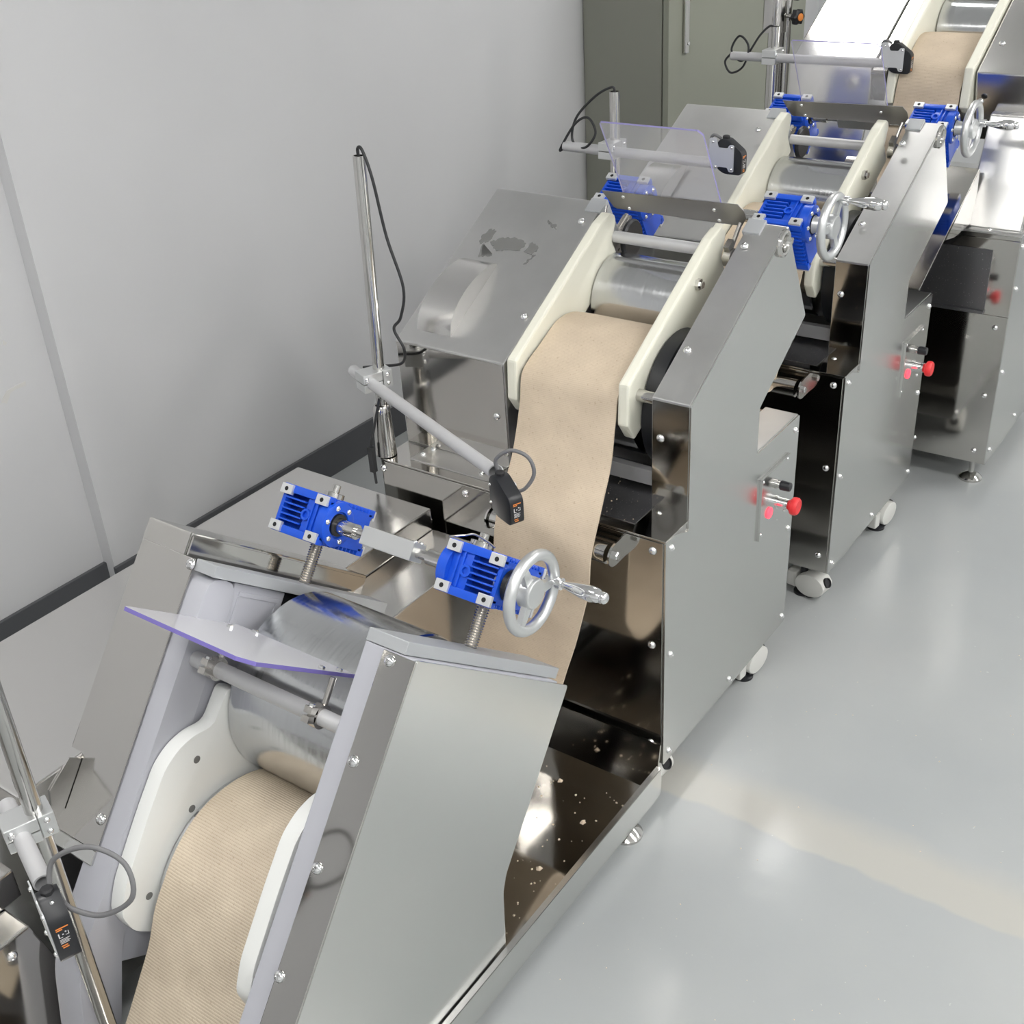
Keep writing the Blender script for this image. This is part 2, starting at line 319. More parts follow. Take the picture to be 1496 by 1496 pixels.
# ------------------------------------------------------------------ shared machine pieces
def gear_reducer(par, F, x0, mirror, v0, u0, label=None):
    """worm gear reducer; x0 = outer x of pads, pads face -v at v0, u0 = centre of body"""
    sx = -1 if mirror else 1
    W, HU, D = .117, .086, .135
    X = lambda x: x0 + sx*x
    T = lambda p: F((X(p[0]), u0+p[1], v0+p[2]))
    h = HU/2
    bm = nb()
    box(bm, (.010, -h+.012, .024), (.105, h-.012, D-.012), T)
    box(bm, (.062, -h+.012, .008), (.105, h-.012, .03), T)               # core
    for su in (-1, 1):
        for va in (.002, D-.018):
            box(bm, (.004, su*h-(.0 if su < 0 else .014), va), (.112, su*h+(.014 if su < 0 else 0), va+.016), T)
    box(bm, (.016, -h+.004, .026), (.1, h-.004, D-.018), T)
    for xx in (.004, .104): box(bm, (xx, -h+.008, .006), (xx+.008, h-.008, D-.008), T)
    for k in range(5):                                                      # fins on the pad face
        uu = -h+.022+k*.0098
        box(bm, (.010, uu, .003), (.060, uu+.0032, .026), T)
    box(bm, (.076, -h+.014, .004), (.080, h-.014, .014), T); box(bm, (.086, -h+.014, .004), (.090, h-.014, .014), T)
    for k in range(9):                                                      # fins down the depth
        vv = .024+k*.011
        box(bm, (.006, -h+.001, vv), (.108, h-.001, vv+.0035), T)
    g = obj('gear_reducer', bm, 'blue', par, 30, .0012)
    bm = nb(); c = T((.068, 0, .012)); lathe(bm, c, F.V*-1, [(0, .010), (.009, .010), (.009, .006), (.003, .006)], 20); obj('oil_plug', bm, 'blue', g)
    for xx in (.002, .085):
        for su in (-1, 1):
            uu = su*(h-.010)
            bm = nb(); box(bm, (xx, uu-.0088, -.003), (xx+.026, uu+.0088, .004), T); p = obj('mounting_pad', bm, 'pad', g, 0, .001)
            bm = nb(); lathe(bm, T((xx+.013, uu, -.0025)), F.V*-1, [(0, .0040), (.0008, .0040)], 16); obj('bolt_hole', bm, 'hole', p, 0)
            bm = nb(); box(bm, (xx, uu-.0088, D-.004), (xx+.026, uu+.0088, D+.003), T); obj('mounting_pad', bm, 'pad', g, 0, .001)
    # round output flange on the inward end, with its ring of screws
    e = Vector((sx, 0, 0)); c = T((.112, 0, .036))
    bm = nb(); lathe(bm, c, e, [(-.012, .040), (.006, .040), (.008, .036), (.008, .024), (.004, .022)], 32); obj('flange', bm, 'blue', g)
    for k in range(6):
        a = 2*PI*(k+.5)/6; q = c + F.U*math.cos(a)*.031 + F.V*math.sin(a)*.031
        screw(q + e*.007, e, g, .62, 'flange_screw')
    bm = nb(); lathe(bm, c, e, [(.0, .020), (.009, .020), (.009, .013), (.006, .013)], 28); obj('shaft_seal', bm, 'black', g)
    # steel cap where the jack screw comes through the top
    bm = nb(); q = T((.080, h, .045)); lathe(bm, q, F.U, [(-.004, .019), (.008, .019), (.009, .017), (.009, .008), (.022, .008), (.023, .007)], 28); obj('screw_cap', bm, 'tube', g)
    return c, e
def jack_screw(par, F, x, v, ua, ub):
    bm = nb(); n = int((ub-ua)/.0042); prof = []
    for i in range(n):
        h = (ub-ua)*i/n; prof += [(h, .0116), (h+.0021, .0092)]
    prof.append((ub-ua, .0105)); lathe(bm, F((x, ua, v)), F.U, prof, 18); obj('jack_screw', bm, 'rod', par, 20)
def hand_wheel(par, F, c, hang):
    """wheel in the plane across x; c = hub start point; hang = angle of the crank knob"""
    X = Vector((1, 0, 0)); bm = nb()
    lathe(bm, c, X, [(0, .019), (.022, .019), (.026, .017), (.046, .017), (.050, .026), (.064, .026), (.070, .024), (.071, .0225), (.071, .0001)], 32)
    w0 = c + X*.062
    torus(bm, w0, X, .062, .0095, 48, 14)
    for k in range(3):
        a = hang + 2*PI*k/3; d = F.U*math.cos(a) + F.V*math.sin(a); s = d.cross(X)
        A, B = w0 + d*.014, w0 + d*.057
        vs = [bm.verts.new(p + s*sg*w_ + X*h) for p, w_ in ((A, .010), (B, .006)) for sg in (-1, 1) for h in (-.006, .004)]
        for f in ((0,1,3,2),(4,6,7,5),(0,4,5,1),(2,3,7,6),(0,2,6,4),(1,5,7,3)): bm.faces.new([vs[i] for i in f])
    wl = obj('hand_wheel', bm, 'alu', par, 32)
    d = F.U*math.cos(hang) + F.V*math.sin(hang); p = w0 + d*.058
    bm = nb(); lathe(bm, p, X, [(-.012, .008), (.010, .008), (.010, .010), (.018, .010), (.019, .006), (.027, .0065), (.040, .0095), (.058, .0125), (.074, .0135), (.085, .012), (.090, .009), (.092, .0105), (.098, .0095), (.101, .006), (.101, .0001)], 24)
    obj('crank_handle', bm, 'chrome', wl, 50)
def link_shaft(par, F, xa, xb, u, v, block=True):
    bm = nb(); p = lambda x: F((x, u, v)); X = Vector((1, 0, 0)); L = xb-xa
    lathe(bm, p(xa), X, [(-.01, .0135), (.045, .0135), (.045, .0085), (L-.045, .0085), (L-.045, .0135), (L+.01, .0135)], 24)
    s = obj('link_shaft', bm, 'tube', par, 40)
    if block:
        bm = nb(); m = (xa+xb)/2
        box(bm, (m-.055, u-.016, v-.018), (m+.055, u+.016, v+.018), F); obj('coupling_block', bm, 'alu', s, 0, .0015)
        for k in (-1, 1): screw(F((m+.05, u+.016, v+k*.009)), F.U, s, .5, 'set_screw')
def acrylic_sheet(par, F, xa, xb, u, va, vb, ch=.01, mats=('acrylic', 'edge'), t=.0022):
    """flat sheet in the plane u = const, from depth va (outer) to vb, with cut corners and violet edges"""
    pts = [(xa, vb), (xa, va+ch*.3), (xa+ch*.3, va), (xb-ch, va), (xb, va+ch), (xb, vb)]
    bm = nb()
    A = [bm.verts.new(F((x, u-t, v))) for x, v in pts]; B = [bm.verts.new(F((x, u+t, v))) for x, v in pts]
    bm.faces.new(A); bm.faces.new(B[::-1]); n = len(pts)
    for i in range(n):
        f = bm.faces.new((A[i], A[(i+1) % n], B[(i+1) % n], B[i])); f.material_index = 1
    return obj('acrylic_guard', bm, None, par, 0, mats=mats)
def caster(par, x, y, ztop, face):
    """ivory levelling caster; face = direction (dx,dy) the housing bulges to"""
    d = Vector((face[0], face[1], 0)).normalized(); s = Vector((-d.y, d.x, 0)); c = Vector((x, y, 0))
    bm = nb(); pr = []
    for i in range(22):
        a = -.35*PI + 1.85*PI*i/21; pr.append((.042*math.cos(a)+.008, .033*math.sin(a)+.041))
    lo, hi = -.025, .025
    A = [bm.verts.new(c + d*px + s*lo + Vector((0, 0, pz))) for px, pz in pr]; B = [bm.verts.new(c + d*px + s*hi + Vector((0, 0, pz))) for px, pz in pr]
    bm.faces.new(A); bm.faces.new(B[::-1]); n = len(pr)
    for i in range(n): bm.faces.new((A[i], A[(i+1) % n], B[(i+1) % n], B[i]))
    ho = obj('caster', bm, 'wheel', par, 45, .004)
    bm = nb(); cyl(bm, c + d*.004 - s*.018 + Vector((0, 0, .029)), c + d*.004 + s*.018 + Vector((0, 0, .029)), .0285, 28); obj('wheel', bm, 'rubber', ho)
    bm = nb(); lathe(bm, c - d*.02, (0, 0, 1), [(0, .024), (.006, .024), (.012, .010), (ztop, .010)], 20); obj('leveller', bm, 'black', ho)
    bm = nb(); lathe(bm, c + d*.040 + Vector((0, 0, .050)), d + Vector((0, 0, .55)), [(0, .0135), (.012, .0135), (.0125, .011), (.009, .010), (.009, .0001)], 24); obj('thumb_wheel', bm, 'rubber', ho)
    bm = nb(); vs = [bm.verts.new(c - d*(.034 if i else .062) + s*(.017 if j else -.017) + Vector((0, 0, .062 if k else .018))) for i in (0, 1) for j in (0, 1) for k in (0, 1)]
    for fc in ((0,1,3,2),(4,6,7,5),(0,4,5,1),(2,3,7,6),(0,2,6,4),(1,5,7,3)): bm.faces.new([vs[i] for i in fc])
    obj('fork', bm, 'wheel', ho, 0, .004)
def foot(par, x, y, ztop):
    bm = nb(); lathe(bm, (x, y, 0), (0, 0, 1), [(0, .034), (.006, .034), (.014, .026), (.020, .014), (.022, .008), (ztop+.004, .008)], 28)
    f = obj('levelling_foot', bm, 'tube', par, 40)
    bm = nb(); lathe(bm, (x, y, ztop-.016), (0, 0, 1), [(0, .016), (.012, .016)], 6); obj('lock_nut', bm, 'rod', f, 0)
def round_poly(pts, r, n=5):
    """round the corners of a 2-d polygon"""
    out = []; N = len(pts)
    for i in range(N):
        p0, p, p1 = Vector(pts[i-1]), Vector(pts[i]), Vector(pts[(i+1) % N])
        a, b = (p0-p), (p1-p); k = min(r, a.length*.45, b.length*.45)
        A, B = p + a.normalized()*k, p + b.normalized()*k
        for j in range(n+1):
            t = j/n; q = A*(1-t)**2 + p*2*t*(1-t) + B*t*t; out.append((q.x, q.y))
    return out
def sheet(name, path, mat, label, hw, th=.008, group=None, wob=.0):
    """dough sheet: path = [(xcentre, y, z)], hw half width"""
    P = smooth_path(path, 6); bm = nb(); nx = 10; L = 0; rows = []; up = []
    for i, p in enumerate(P):
        if i: L += (p-P[i-1]).length
        d = P[min(i+1, len(P)-1)] - P[max(i-1, 0)]; d.x = 0; d.normalize(); n = Vector((0, d.z, -d.y))
        rows.append((p, n, L))
    uvl = bm.loops.layers.uv.new('UVMap'); top = []; bot = []
    for p, n, L in rows:
        e = .0012*math.sin(L*13)+.0006*math.sin(L*47)
        a, b = [], []
        for j in range(nx+1):
            f = j/nx*2-1; q = Vector((p.x + f*(hw+e), p.y, p.z)); w_ = wob*math.sin(f*3+L*9)
            tt = th*(1-.5*abs(f)**8)
            a.append((bm.verts.new(q + n*(w_+tt*.5)), f*hw, L)); b.append((bm.verts.new(q + n*(w_-tt*.5)), f*hw, L))
        top.append(a); bot.append(b)
    def quad(c):
        f = bm.faces.new([v[0] for v in c])
        for l, v in zip(f.loops, c): l[uvl].uv = (v[1], v[2])
    for G in (top, bot):
        for r0, r1 in zip(G, G[1:]):
            for j in range(nx): quad((r0[j], r0[j+1], r1[j+1], r1[j]))
    for i in range(len(top)-1):
        for j in (0, nx): quad((top[i][j], top[i+1][j], bot[i+1][j], bot[i][j]))
    for i in (0, -1):
        for j in range(nx): quad((top[i][j], top[i][j+1], bot[i][j+1], bot[i][j]))
    o = obj(name, bm, mat, None, 60); tag(o, label, 'dough', group or 'dough sheets running through the line'); return o
def arc(cx, F, u, v, R, a0, a1, n):
    """points round an axis at (u,v); angle 0 = +u, 90 = -v (front)"""
    out = []
    for i in range(n+1):
        a = math.radians(a0 + (a1-a0)*i/n); p = F((cx, u + R*math.cos(a), v - R*math.sin(a))); out.append(tuple(p))
    return out
def roller(par, F, xa, xb, u, v, R, name='roller', mat='drum', rim=False):
    bm = nb(); p = F((xa, u, v)); L = xb-xa
    lathe(bm, p, (1, 0, 0), [(0, R-.003), (.003, R), (L-.003, R), (L, R-.003)], 96)
    r_ = obj(name, bm, mat, par, 30)
    bm = nb(); cyl(bm, F((xa-.05, u, v)), F((xb+.05, u, v)), R*.28, 24); obj('axle', bm, 'rod', r_)
    return r_

# ------------------------------------------------------------------ sensor stand and sensor
def stand(x, y, zb, zt, zc, ang, la, lb, label, sleeve=True, tilt=0, cable=(), group='sensor stands along the line', r=.0122, low_cable=()):
    t = thing('sensor_stand', (x, y, zb), label, 'stand', group)
    top = Vector((x, y+tilt, zt))
    bm = nb(); tube(bm, (x, y, zb+.004), top, r, r-.002); obj('pole', bm, 'tube', t, 40)
    if sleeve:
        bm = nb(); lathe(bm, (x, y, zb), (0, 0, 1), [(0, .0235), (.1, .0195), (.112, .0185), (.116, .016), (.116, r)], 28, cap=False); obj('pole_socket', bm, 'tube', t, 40)
    a = Vector((math.cos(ang), math.sin(ang), 0)); b = Vector((-a.y, a.x, 0)); f = (zc-zb)/(zt-zb)
    c = Vector((x, y+tilt*f, zc)); bc = c - b*.026 + Vector((0, 0, -.004))
    # clamp block: pole hole on one side, arm hole across
    bm = nb()
    def cb(q0, q1):
        vs = [bm.verts.new(c + a*i + b*j + Vector((0, 0, k))) for i in (q0[0], q1[0]) for j in (q0[1], q1[1]) for k in (q0[2], q1[2])]
        for fc in ((0,1,3,2),(4,6,7,5),(0,4,5,1),(2,3,7,6),(0,2,6,4),(1,5,7,3)): bm.faces.new([vs[i] for i in fc])
    cb((-.021, -.0005, -.019), (.021, .021, .019)); cb((-.021, -.046, -.001), (.021, -.0015, .019)); cb((-.021, -.046, -.021), (.021, -.0015, -.003))
    bl = obj('clamp_block', bm, 'alu', t, 0, .0012)
    for k in (-.010, .010):
        for j in (.010, -.038): screw(c + a*.021 + b*j + Vector((0, 0, k if j > 0 else k*.2+.008)), a, bl, .55, 'clamp_screw')
    bm = nb(); tube(bm, bc - a*lb, bc + a*la, .0125, .010); obj('arm', bm, 'pipe', t, 40)
    if cable:
        bm = nb(); wire(bm, cable, .0032); obj('cable', bm, 'bcable', t, 60)
    if low_cable:
        bm = nb(); wire(bm, low_cable, .003); box(bm, tuple(low_cable[-2] - Vector((.006, .006, .03))), tuple(low_cable[-2] + Vector((.006, .006, .03)))); obj('cable', bm, 'bcable', t, 60)
    return bc + a*la, a, b
def sensor(p, a, b, label, loop=(), size=(.062, .066, .022), flip=False, drop=.012):
    """box sensor hung at the end of an arm; a = along the arm, b = across"""
    LA, H, TH = size; Z = Vector((0, 0, 1)); o = p + a*.004 - Z*drop
    t = thing('distance_sensor', o, label, 'sensor', 'distance sensors over the dough sheets')
    sgn = -1 if flip else 1
    P = lambda i, j, k: o + a*i + b*j + Z*k
    prof = round_poly([(0, -H+.012), (0, .004), (.010, .016), (.026, .016), (LA, -.012), (LA, -H), (.02, -H)], .010, 4)
    bm = nb(); A = [bm.verts.new(P(i, -TH/2, k)) for i, k in prof]; B = [bm.verts.new(P(i, TH/2, k)) for i, k in prof]
    bm.faces.new(A); bm.faces.new(B[::-1]); n = len(prof)
    for i in range(n): bm.faces.new((A[i], A[(i+1) % n], B[(i+1) % n], B[i]))
    h = obj('housing', bm, 'black', t, 30, .0012)
    bm = nb(); lathe(bm, P(.018, 0, .012), Z, [(0, .009), (.008, .009), (.010, .006)], 8); obj('dial_cover', bm, 'rubber', h)
    screw(P(.032, 0, .008), Z + a*.5, h, .4, 'top_screw')
    def mark(nm_, mat, rects):
        bm = nb()
        for y0, y1, z0, z1 in rects:
            vs = [bm.verts.new(P(LA+.0004, y, z)) for y, z in ((y0, z0), (y1, z0), (y1, z1), (y0, z1))]; bm.faces.new(vs)
        obj(nm_, bm, mat, h, 0)
    mark('orange_marking', 'orange', [(-.008, .008, -.0225, -.0205), (-.008, 0, -.0255, -.0235), (-.007, .001, -.053, -.051), (-.006, .002, -.0565, -.0545)])
    mark('white_marking', 'print', [(-.007, -.0055, -.038, -.030), (-.007, -.002, -.038, -.037), (-.002, .0, -.034, -.032), (.002, .004, -.031, -.029), (.002, .0065, -.036, -.035), (.0055, .0065, -.036, -.03)] + [(-.007, .006-.002*(i % 2), -.0415-.0022*i, -.0405-.0022*i) for i in range(4)])
    # perforated steel mounting bracket on the flank
    j = sgn*(TH/2+.0012)
    bm = nb(); br = round_poly([(-.018, .0), (-.018, .016), (.0, .018), (.006, -.004), (.030, -.004), (.034, .004), (.046, .004), (.046, -H+.006), (.034, -H+.006), (.03, -H+.016), (.006, -H+.016), (-.002, -H+.006), (-.018, -.03)], .004, 3)
    A = [bm.verts.new(P(i, j-.0009, k)) for i, k in br]; B = [bm.verts.new(P(i, j+.0009, k)) for i, k in br]; n = len(br)
    bm.faces.new(A); bm.faces.new(B[::-1])
    for i in range(n): bm.faces.new((A[i], A[(i+1) % n], B[(i+1) % n], B[i]))
    bk = obj('bracket', bm, 'pad', t, 0)
    for i, k in ((.040, -.002), (.040, -H+.012), (-.008, .008), (0, -H+.016)): screw(P(i, j+sgn*.001, k), b*sgn, bk, .42, 'bracket_screw')
    for i, k in ((.004, -.006), (.004, -H+.022)): screw(P(i, -sgn*TH/2, k), -b*sgn, h, .4, 'case_screw')
    if loop:
        bm = nb(); wire(bm, [P(*q) for q in loop], .0036); obj('cable_loop', bm, 'cable', t, 60)
    return t

# ------------------------------------------------------------------ the two alike rolling machines (and the tall one at the end)
def screws_on(par, spots, nrm, s=1.):
    for p in spots: screw(p, nrm, par, s)
def rolling_machine(label, dx=0, dy=0, dz=0, hang=-.45, ext=0.):
    xL, xlc, xg0, xg1, xg2, xg3, xrh, xR = -1.602, -1.318, -1.310, -1.286, -1.052, -1.028, -.980, -.898
    y0, y1, zb, zt = 1.675, 2.29, .08, .63
    F = Frame(1.766+dy, .873+dz, 29.5, 0)
    D = lambda p: (p[0]+dx, p[1]+dy, p[2]+dz)
    t = thing('rolling_machine', (-1.25+dx, 1.98+dy, 0), label, 'machine', 'steel rolling machines in the line')
    FX = lambda p: F((p[0]+dx, p[1], p[2]))
    HD = Frame(1.766+dy+ext, .873+dz, 29.5, dx)          # the head: jacks, bar, guard
    FX_ = Frame(1.766+dy+ext, .873+dz, 29.5, dx)
    P2 = lambda pts: [(y+dy, z+dz) for y, z in pts]
    # --- base cabinet
    bm = nb(); box(bm, D((xL, y0+.003, zb)), D((xR-.003, y1, zt-.004))); bc = obj('base_cabinet', bm, 'mirror', t, 0)
    bm = nb(); box(bm, D((xL+.004, y0, zb+.004)), D((xR-.006, y0+.003, zt-.006))); fp = obj('front_panel', bm, 'mirror', t, 0, .001)
    screws_on(fp, [D(q) for q in ((-.926, y0, .603), (-.927, y0, .382), (-.927, y0, .13), (-1.595, y0, .607), (-1.371, y0, .605), (-1.58, y0, .13), (-1.25, y0, .11))], (0, -1, 0))
    bm = nb(); prism(bm, P2(round_poly([(y0, zb), (y1, zb-.003), (y1+.005, .635), (2.073, .635), (2.073, .742), (2.284+ext, .873), (2.164+ext, 1.097), (1.766, .873), (1.766, .607), (1.715, .626), (y0, .628)], .004, 2)), xR-.003+dx, xR+dx)
    sp = obj('side_panel', bm, 'satin', t, 0)
    screws_on(sp, [D((xR, y, z)) for y, z in ((1.698, .606), (1.70, .354), (1.699, .103), (1.985, .1), (2.274, .1), (2.273, .351), (2.277, .604))], (1, 0, 0), .9)
    # deck between the covers, dusted with flour
    bm = nb(); box(bm, D((xL, y0, zt-.004)), D((xR-.001, y1, zt))); dk = obj('deck', bm, 'mirror', t, 0, .001)
    bm = nb(); box(bm, D((xlc+.004, y0+.03, zt)), D((xrh-.002, y1-.01, zt+.0015))); obj('deck_liner', bm, 'deck', t, 0)
    bm = nb(); box(bm, D((xlc+.02, 1.835, zt+.012)), D((xrh-.004, 1.853, zt+.045))); obj('scraper_bar', bm, 'pipe', t, 0, .001)
    bm = nb(); box(bm, D((xlc+.02, 1.93, zt)), D((xrh-.004, 1.935, .78))); obj('inner_shield', bm, 'hood', t, 0)
    # --- left cover with its bulge
    cov = [(1.770, zt), (1.766, .873), (2.164+ext, 1.098), (2.288+ext, .873), (2.288, zt)]
    bm = nb(); prism(bm, P2(cov), xL+dx, xlc+dx); lc = obj('left_cover', bm, 'hood', t, 0, .003)
    bm = nb(); box(bm, D((-1.54, 1.703, zt)), D((xlc-.012, 1.772, zt+.0025))); fl = obj('cover_flange', bm, 'hood', lc, 0, .001)
    screws_on(fl, [D((-1.525, 1.73, zt+.0025)), D((-1.36, 1.722, zt+.0025)), D((-1.52, 1.76, zt+.0025))], (0, 0, 1), .8)
    bm = nb(); n = 14; A, B = [], []
    for i in range(n+1):
        u = .036 + .21*i/n; h = -.047*math.sin(PI*min(1, i/n*1.0))**.75 if 0 < i < n else 0
        k = 1 - .5*(i/n)**3; h = -.043*((1-(2*i/n-1)**2)**.65)*(1.1-.3*i/n)
        A.append(FX((-1.566, u, h*.92+.0005))); B.append(FX((-1.476, u, h+.0005)))
    va = [bm.verts.new(p) for p in A]; vb = [bm.verts.new(p) for p in B]
    for i in range(n): bm.faces.new((va[i], va[i+1], vb[i+1], vb[i]))
    bm.faces.new(va); bm.faces.new(vb[::-1]); obj('belt_bulge', bm, 'semi', lc, 50)
    if dy == 0:
        bm = nb()
        for pts in ([(-1.561, .315), (-1.548, .338), (-1.532, .334), (-1.536, .300), (-1.552, .290)], [(-1.428, .318), (-1.405, .306), (-1.410, .283), (-1.434, .288)],
                    [(-1.53, .30), (-1.505, .318), (-1.47, .322), (-1.44, .312), (-1.445, .290), (-1.48, .285), (-1.50, .278), (-1.515, .292)], [(-1.425, .386), (-1.394, .372), (-1.392, .362), (-1.418, .374)],
                    [(-1.405, .284), (-1.401, .283), (-1.408, .262), (-1.416, .255), (-1.413, .264)], [(-1.545, .29), (-1.541, .29), (-1.530, .262), (-1.505, .268), (-1.507, .262), (-1.535, .254)]):
            J = []
            for q0, q1 in zip(pts, pts[1:]+pts[:1]):
                J.append(q0)
                for f in (.2, .4, .6, .8): J.append((q0[0]+(q1[0]-q0[0])*f+random.uniform(-.003, .003), q0[1]+(q1[1]-q0[1])*f+random.uniform(-.003, .003)))
            pts = J
            vs0 = [bm.verts.new(FX((x, u, -.0006))) for x, u in pts]; vs1 = [bm.verts.new(FX((x, u, .0004))) for x, u in pts]
            bm.faces.new(vs0); bm.faces.new(vs1[::-1])
            for i in range(len(pts)): bm.faces.new((vs0[i-1], vs0[i], vs1[i], vs1[i-1]))
        obj('tape_residue', bm, 'tape', lc, 0)
    screws_on(lc, [FX((-1.343, .393, -.0005)), FX((-1.337, .122, -.0005))], -F.V)
    screws_on(lc, [D((-1.345, 1.7675, .75))], (0, -1, 0))
    bm = nb(); prism(bm, P2([(1.7695, zt+.004), (1.7655, .869), (1.7645, .869), (1.7685, zt+.004)]), xL+.004+dx, xlc-.004+dx); obj('cover_front', bm, 'mirror', lc, 0)
    # --- right cover
    rc_ = [(1.766, .607), (1.766, .873), (2.164+ext, 1.097), (2.284+ext, .873), (2.073, .742), (2.073, .635), (1.85, .607)]
    bm = nb(); prism(bm, P2(rc_), xrh+dx, xR-.0031+dx); rc = obj('right_cover', bm, 'hood', t, 0, .002)
    bm = nb(); box(bm, D((xrh+.002, 1.765, .611)), D((xR-.004, 1.7662, .869))); obj('cover_front', bm, 'mirror', rc, 0)
    screws_on(rc, [FX((-.963, .39, -.0005)), FX((-.962, .119, -.0005))], -F.V)
    screws_on(rc, [D((-.961, 1.766, .793)), D((-.963, 1.766, .626))], (0, -1, 0))
    bm = nb(); torus(bm, D((xR+.004, 2.135+ext, 1.072)), (1, 0, 0), .022, .006, 28, 8); obj('lifting_ring', bm, 'tube', rc)
    # --- control box with button panel
    bm = nb(); box(bm, D((xrh, 2.076, zt)), D((xR-.0032, y1+.003, .637))); cb = obj('control_box', bm, 'hood', t, 0, .002)
    bm = nb(); box(bm, D((xR, 2.100, .413)), D((xR+.003, 2.240, .560))); box(bm, D((xR, 2.096, .408)), D((xR+.006, 2.100, .562))); box(bm, D((xR, 2.096, .560)), D((xR+.006, 2.243, .5635)))
    pn = obj('button_panel', bm, 'satin', t, 0, .0006)
    screws_on(pn, [D((xR+.003, y, z)) for y, z in ((2.107, .553), (2.233, .553), (2.107, .42), (2.233, .42))], (1, 0, 0), .5)
    X = Vector((1, 0, 0))
    bm = nb(); lathe(bm, D((xR+.003, 2.174, .518)), X, [(0, .011), (.006, .011), (.006, .008), (.012, .008)], 20); kb = obj('speed_knob', bm, 'tube', pn, 40)
    bm = nb(); lathe(bm, D((xR+.015, 2.174, .518)), X, [(0, .0095), (.002, .0115), (.022, .0105), (.024, .009)], 14); obj('knob_cap', bm, 'black', pn, 25)
    bm = nb(); lathe(bm, D((xR+.003, 2.190, .464)), X, [(0, .0165), (.004, .0165), (.004, .014), (.028, .014), (.03, .012)], 24); obj('stop_collar', bm, 'chrome', pn, 30)
    bm = nb(); lathe(bm, D((xR+.031, 2.190, .464)), X, [(0, .012), (.005, .013), (.008, .0195), (.013, .021), (.019, .0205), (.023, .0175), (.0235, .014), (.0225, .0135), (.0225, .0001)], 28); obj('stop_button', bm, 'red', pn, 40)
    bm = nb(); lathe(bm, D((xR+.003, 2.147, .457)), X, [(0, .0135), (.003, .0135), (.005, .011), (.0055, .0001)], 24); obj('start_lamp', bm, 'lamp_red', pn, 40)
    # --- cream guide plates
    gp = [(.005, -.012), (.385+ext*.9, -.012), (.425+ext*.9, -.004), (.437+ext*.9, .012), (.434+ext*.9, .026), (.40+ext*.9, .055), (.40+ext*.9, .105), (.012, .107), (-.036, .104), (-.040, .058)]
    for xa, xb in ((xg0, xg1), (xg2, xg3)):
        bm = nb(); prism(bm, gp, xa+dx, xb+dx, F); g_ = obj('guide_plate', bm, 'cream', t, 0, .005)
    for u, v in ((.275, .0), (.1, .02), (.03, .035)):
        bm = nb(); lathe(bm, FX((xg3, u+.02, v+.02)), X, [(0, .012), (.008, .012), (.008, .0075), (.014, .0075)], 6); obj('plate_bolt', bm, 'tube', g_, 0)
    bm = nb(); cyl(bm, FX((xg3, .021, .034)), FX((xrh, .021, .034)), .0125, 24); obj('spacer', bm, 'tube', t)
    # --- rollers
    roller(t, F, xg1+.002+dx, xg2-.002+dx, .335, .152, .093)
    roller(t, F, xg1+.002+dx, xg2-.002+dx, .110, .152, .125)
    for (xa, xb) in ((xg3+.004, xrh-.004),):
        bm = nb(); lathe(bm, FX((xa, .115, .155)), X, [(0, .139), (.030, .139), (.033, .134), (.034, .05)], 56); bh = obj('bearing_housing', bm, 'black', t, 40)
        for k in range(8):
            a = 2*PI*k/8+.2; screw(FX((xa+.034, .115+.12*math.cos(a), .155-.12*math.sin(a))), X, bh, .9, 'bearing_screw')
    # grey bearing blocks and caps at the head of each cover
    for xa, xb in ((xlc-.034, xlc+.006), (xrh-.004, xrh+.034)):
        bm = nb(); box(bm, (xa, .424, -.004), (xb, .462, .24), HD); obj('head_cap', bm, 'cap', t, 0, .002)
    bm = nb(); box(bm, (xg0-.006, .05, .11), (xg0-.001, .45, .25), FX); obj('inner_frame', bm, 'frame', t, 0)
    bm = nb(); lathe(bm, HD((xg1+.002, .455, .10)), X, [(0, .042), (.006, .042), (.010, .038), (.010, .014)], 36); obj('bearing_ring', bm, 'black', t, 40)
    # --- cross bar, clamps, guard plate and acrylic sheet
    bm = nb(); cyl(bm, HD((xg1, .412, .052)), HD((xg2, .412, .052)), .0125, 24); obj('cross_bar', bm, 'pipe', t)
    for x, hw in ((xg0-.0045, .003), (xg3+.018, .008)):
        bm = nb(); lathe(bm, HD((x-hw, .400, .05)), X, [(0, .0125), (0, .019), (hw*2, .019), (hw*2, .0125)], 24, cap=False); box(bm, (x-hw*.75, .396, .018), (x+hw*.75, .420, .034), HD); cl = obj('rod_clamp', bm, 'rod', t, 40)
        bm = nb(); cyl(bm, HD((x, .405, .040)), HD((x+(.010 if hw > .005 else 0), .453, .004)), .0045, 12); obj('guard_rod', bm, 'rod', cl)
    bm = nb(); pts = [(-1.312, -.038), (-1.295, .006), (-1.288, .010), (-1.02, .012), (-.998, .012), (-.984, -.012), (-.986, -.030), (-.996, -.046)]
    A = [bm.verts.new(HD((x, .452, v))) for x, v in pts]; B = [bm.verts.new(HD((x, .4535, v))) for x, v in pts]
    bm.faces.new(A); bm.faces.new(B[::-1])
    for i in range(len(pts)): bm.faces.new((A[i-1], A[i], B[i], B[i-1]))
    gpl = obj('guard_plate', bm, 'plate', t, 0)
    acrylic_sheet(t, HD, -1.262, -1.036, .4575, -.222, .0)
    screws_on(gpl, [HD((x, .452, v)) for x, v in ((-1.262, -.028), (-1.256, .004), (-1.052, -.024), (-1.046, .004))], -F.U, .55)
    # --- screw-jack gear reducers, link shaft and hand wheel
    c, e = gear_reducer(t, FX_, -1.437, False, .105, .600)
    c2, e2 = gear_reducer(t, FX_, -1.043, False, .105, .600)
    link_shaft(t, FX_, -1.315, -1.05, .600, .141)
    for x in (-1.357, -.963): jack_screw(t, FX_, x, .15, .44, .568)
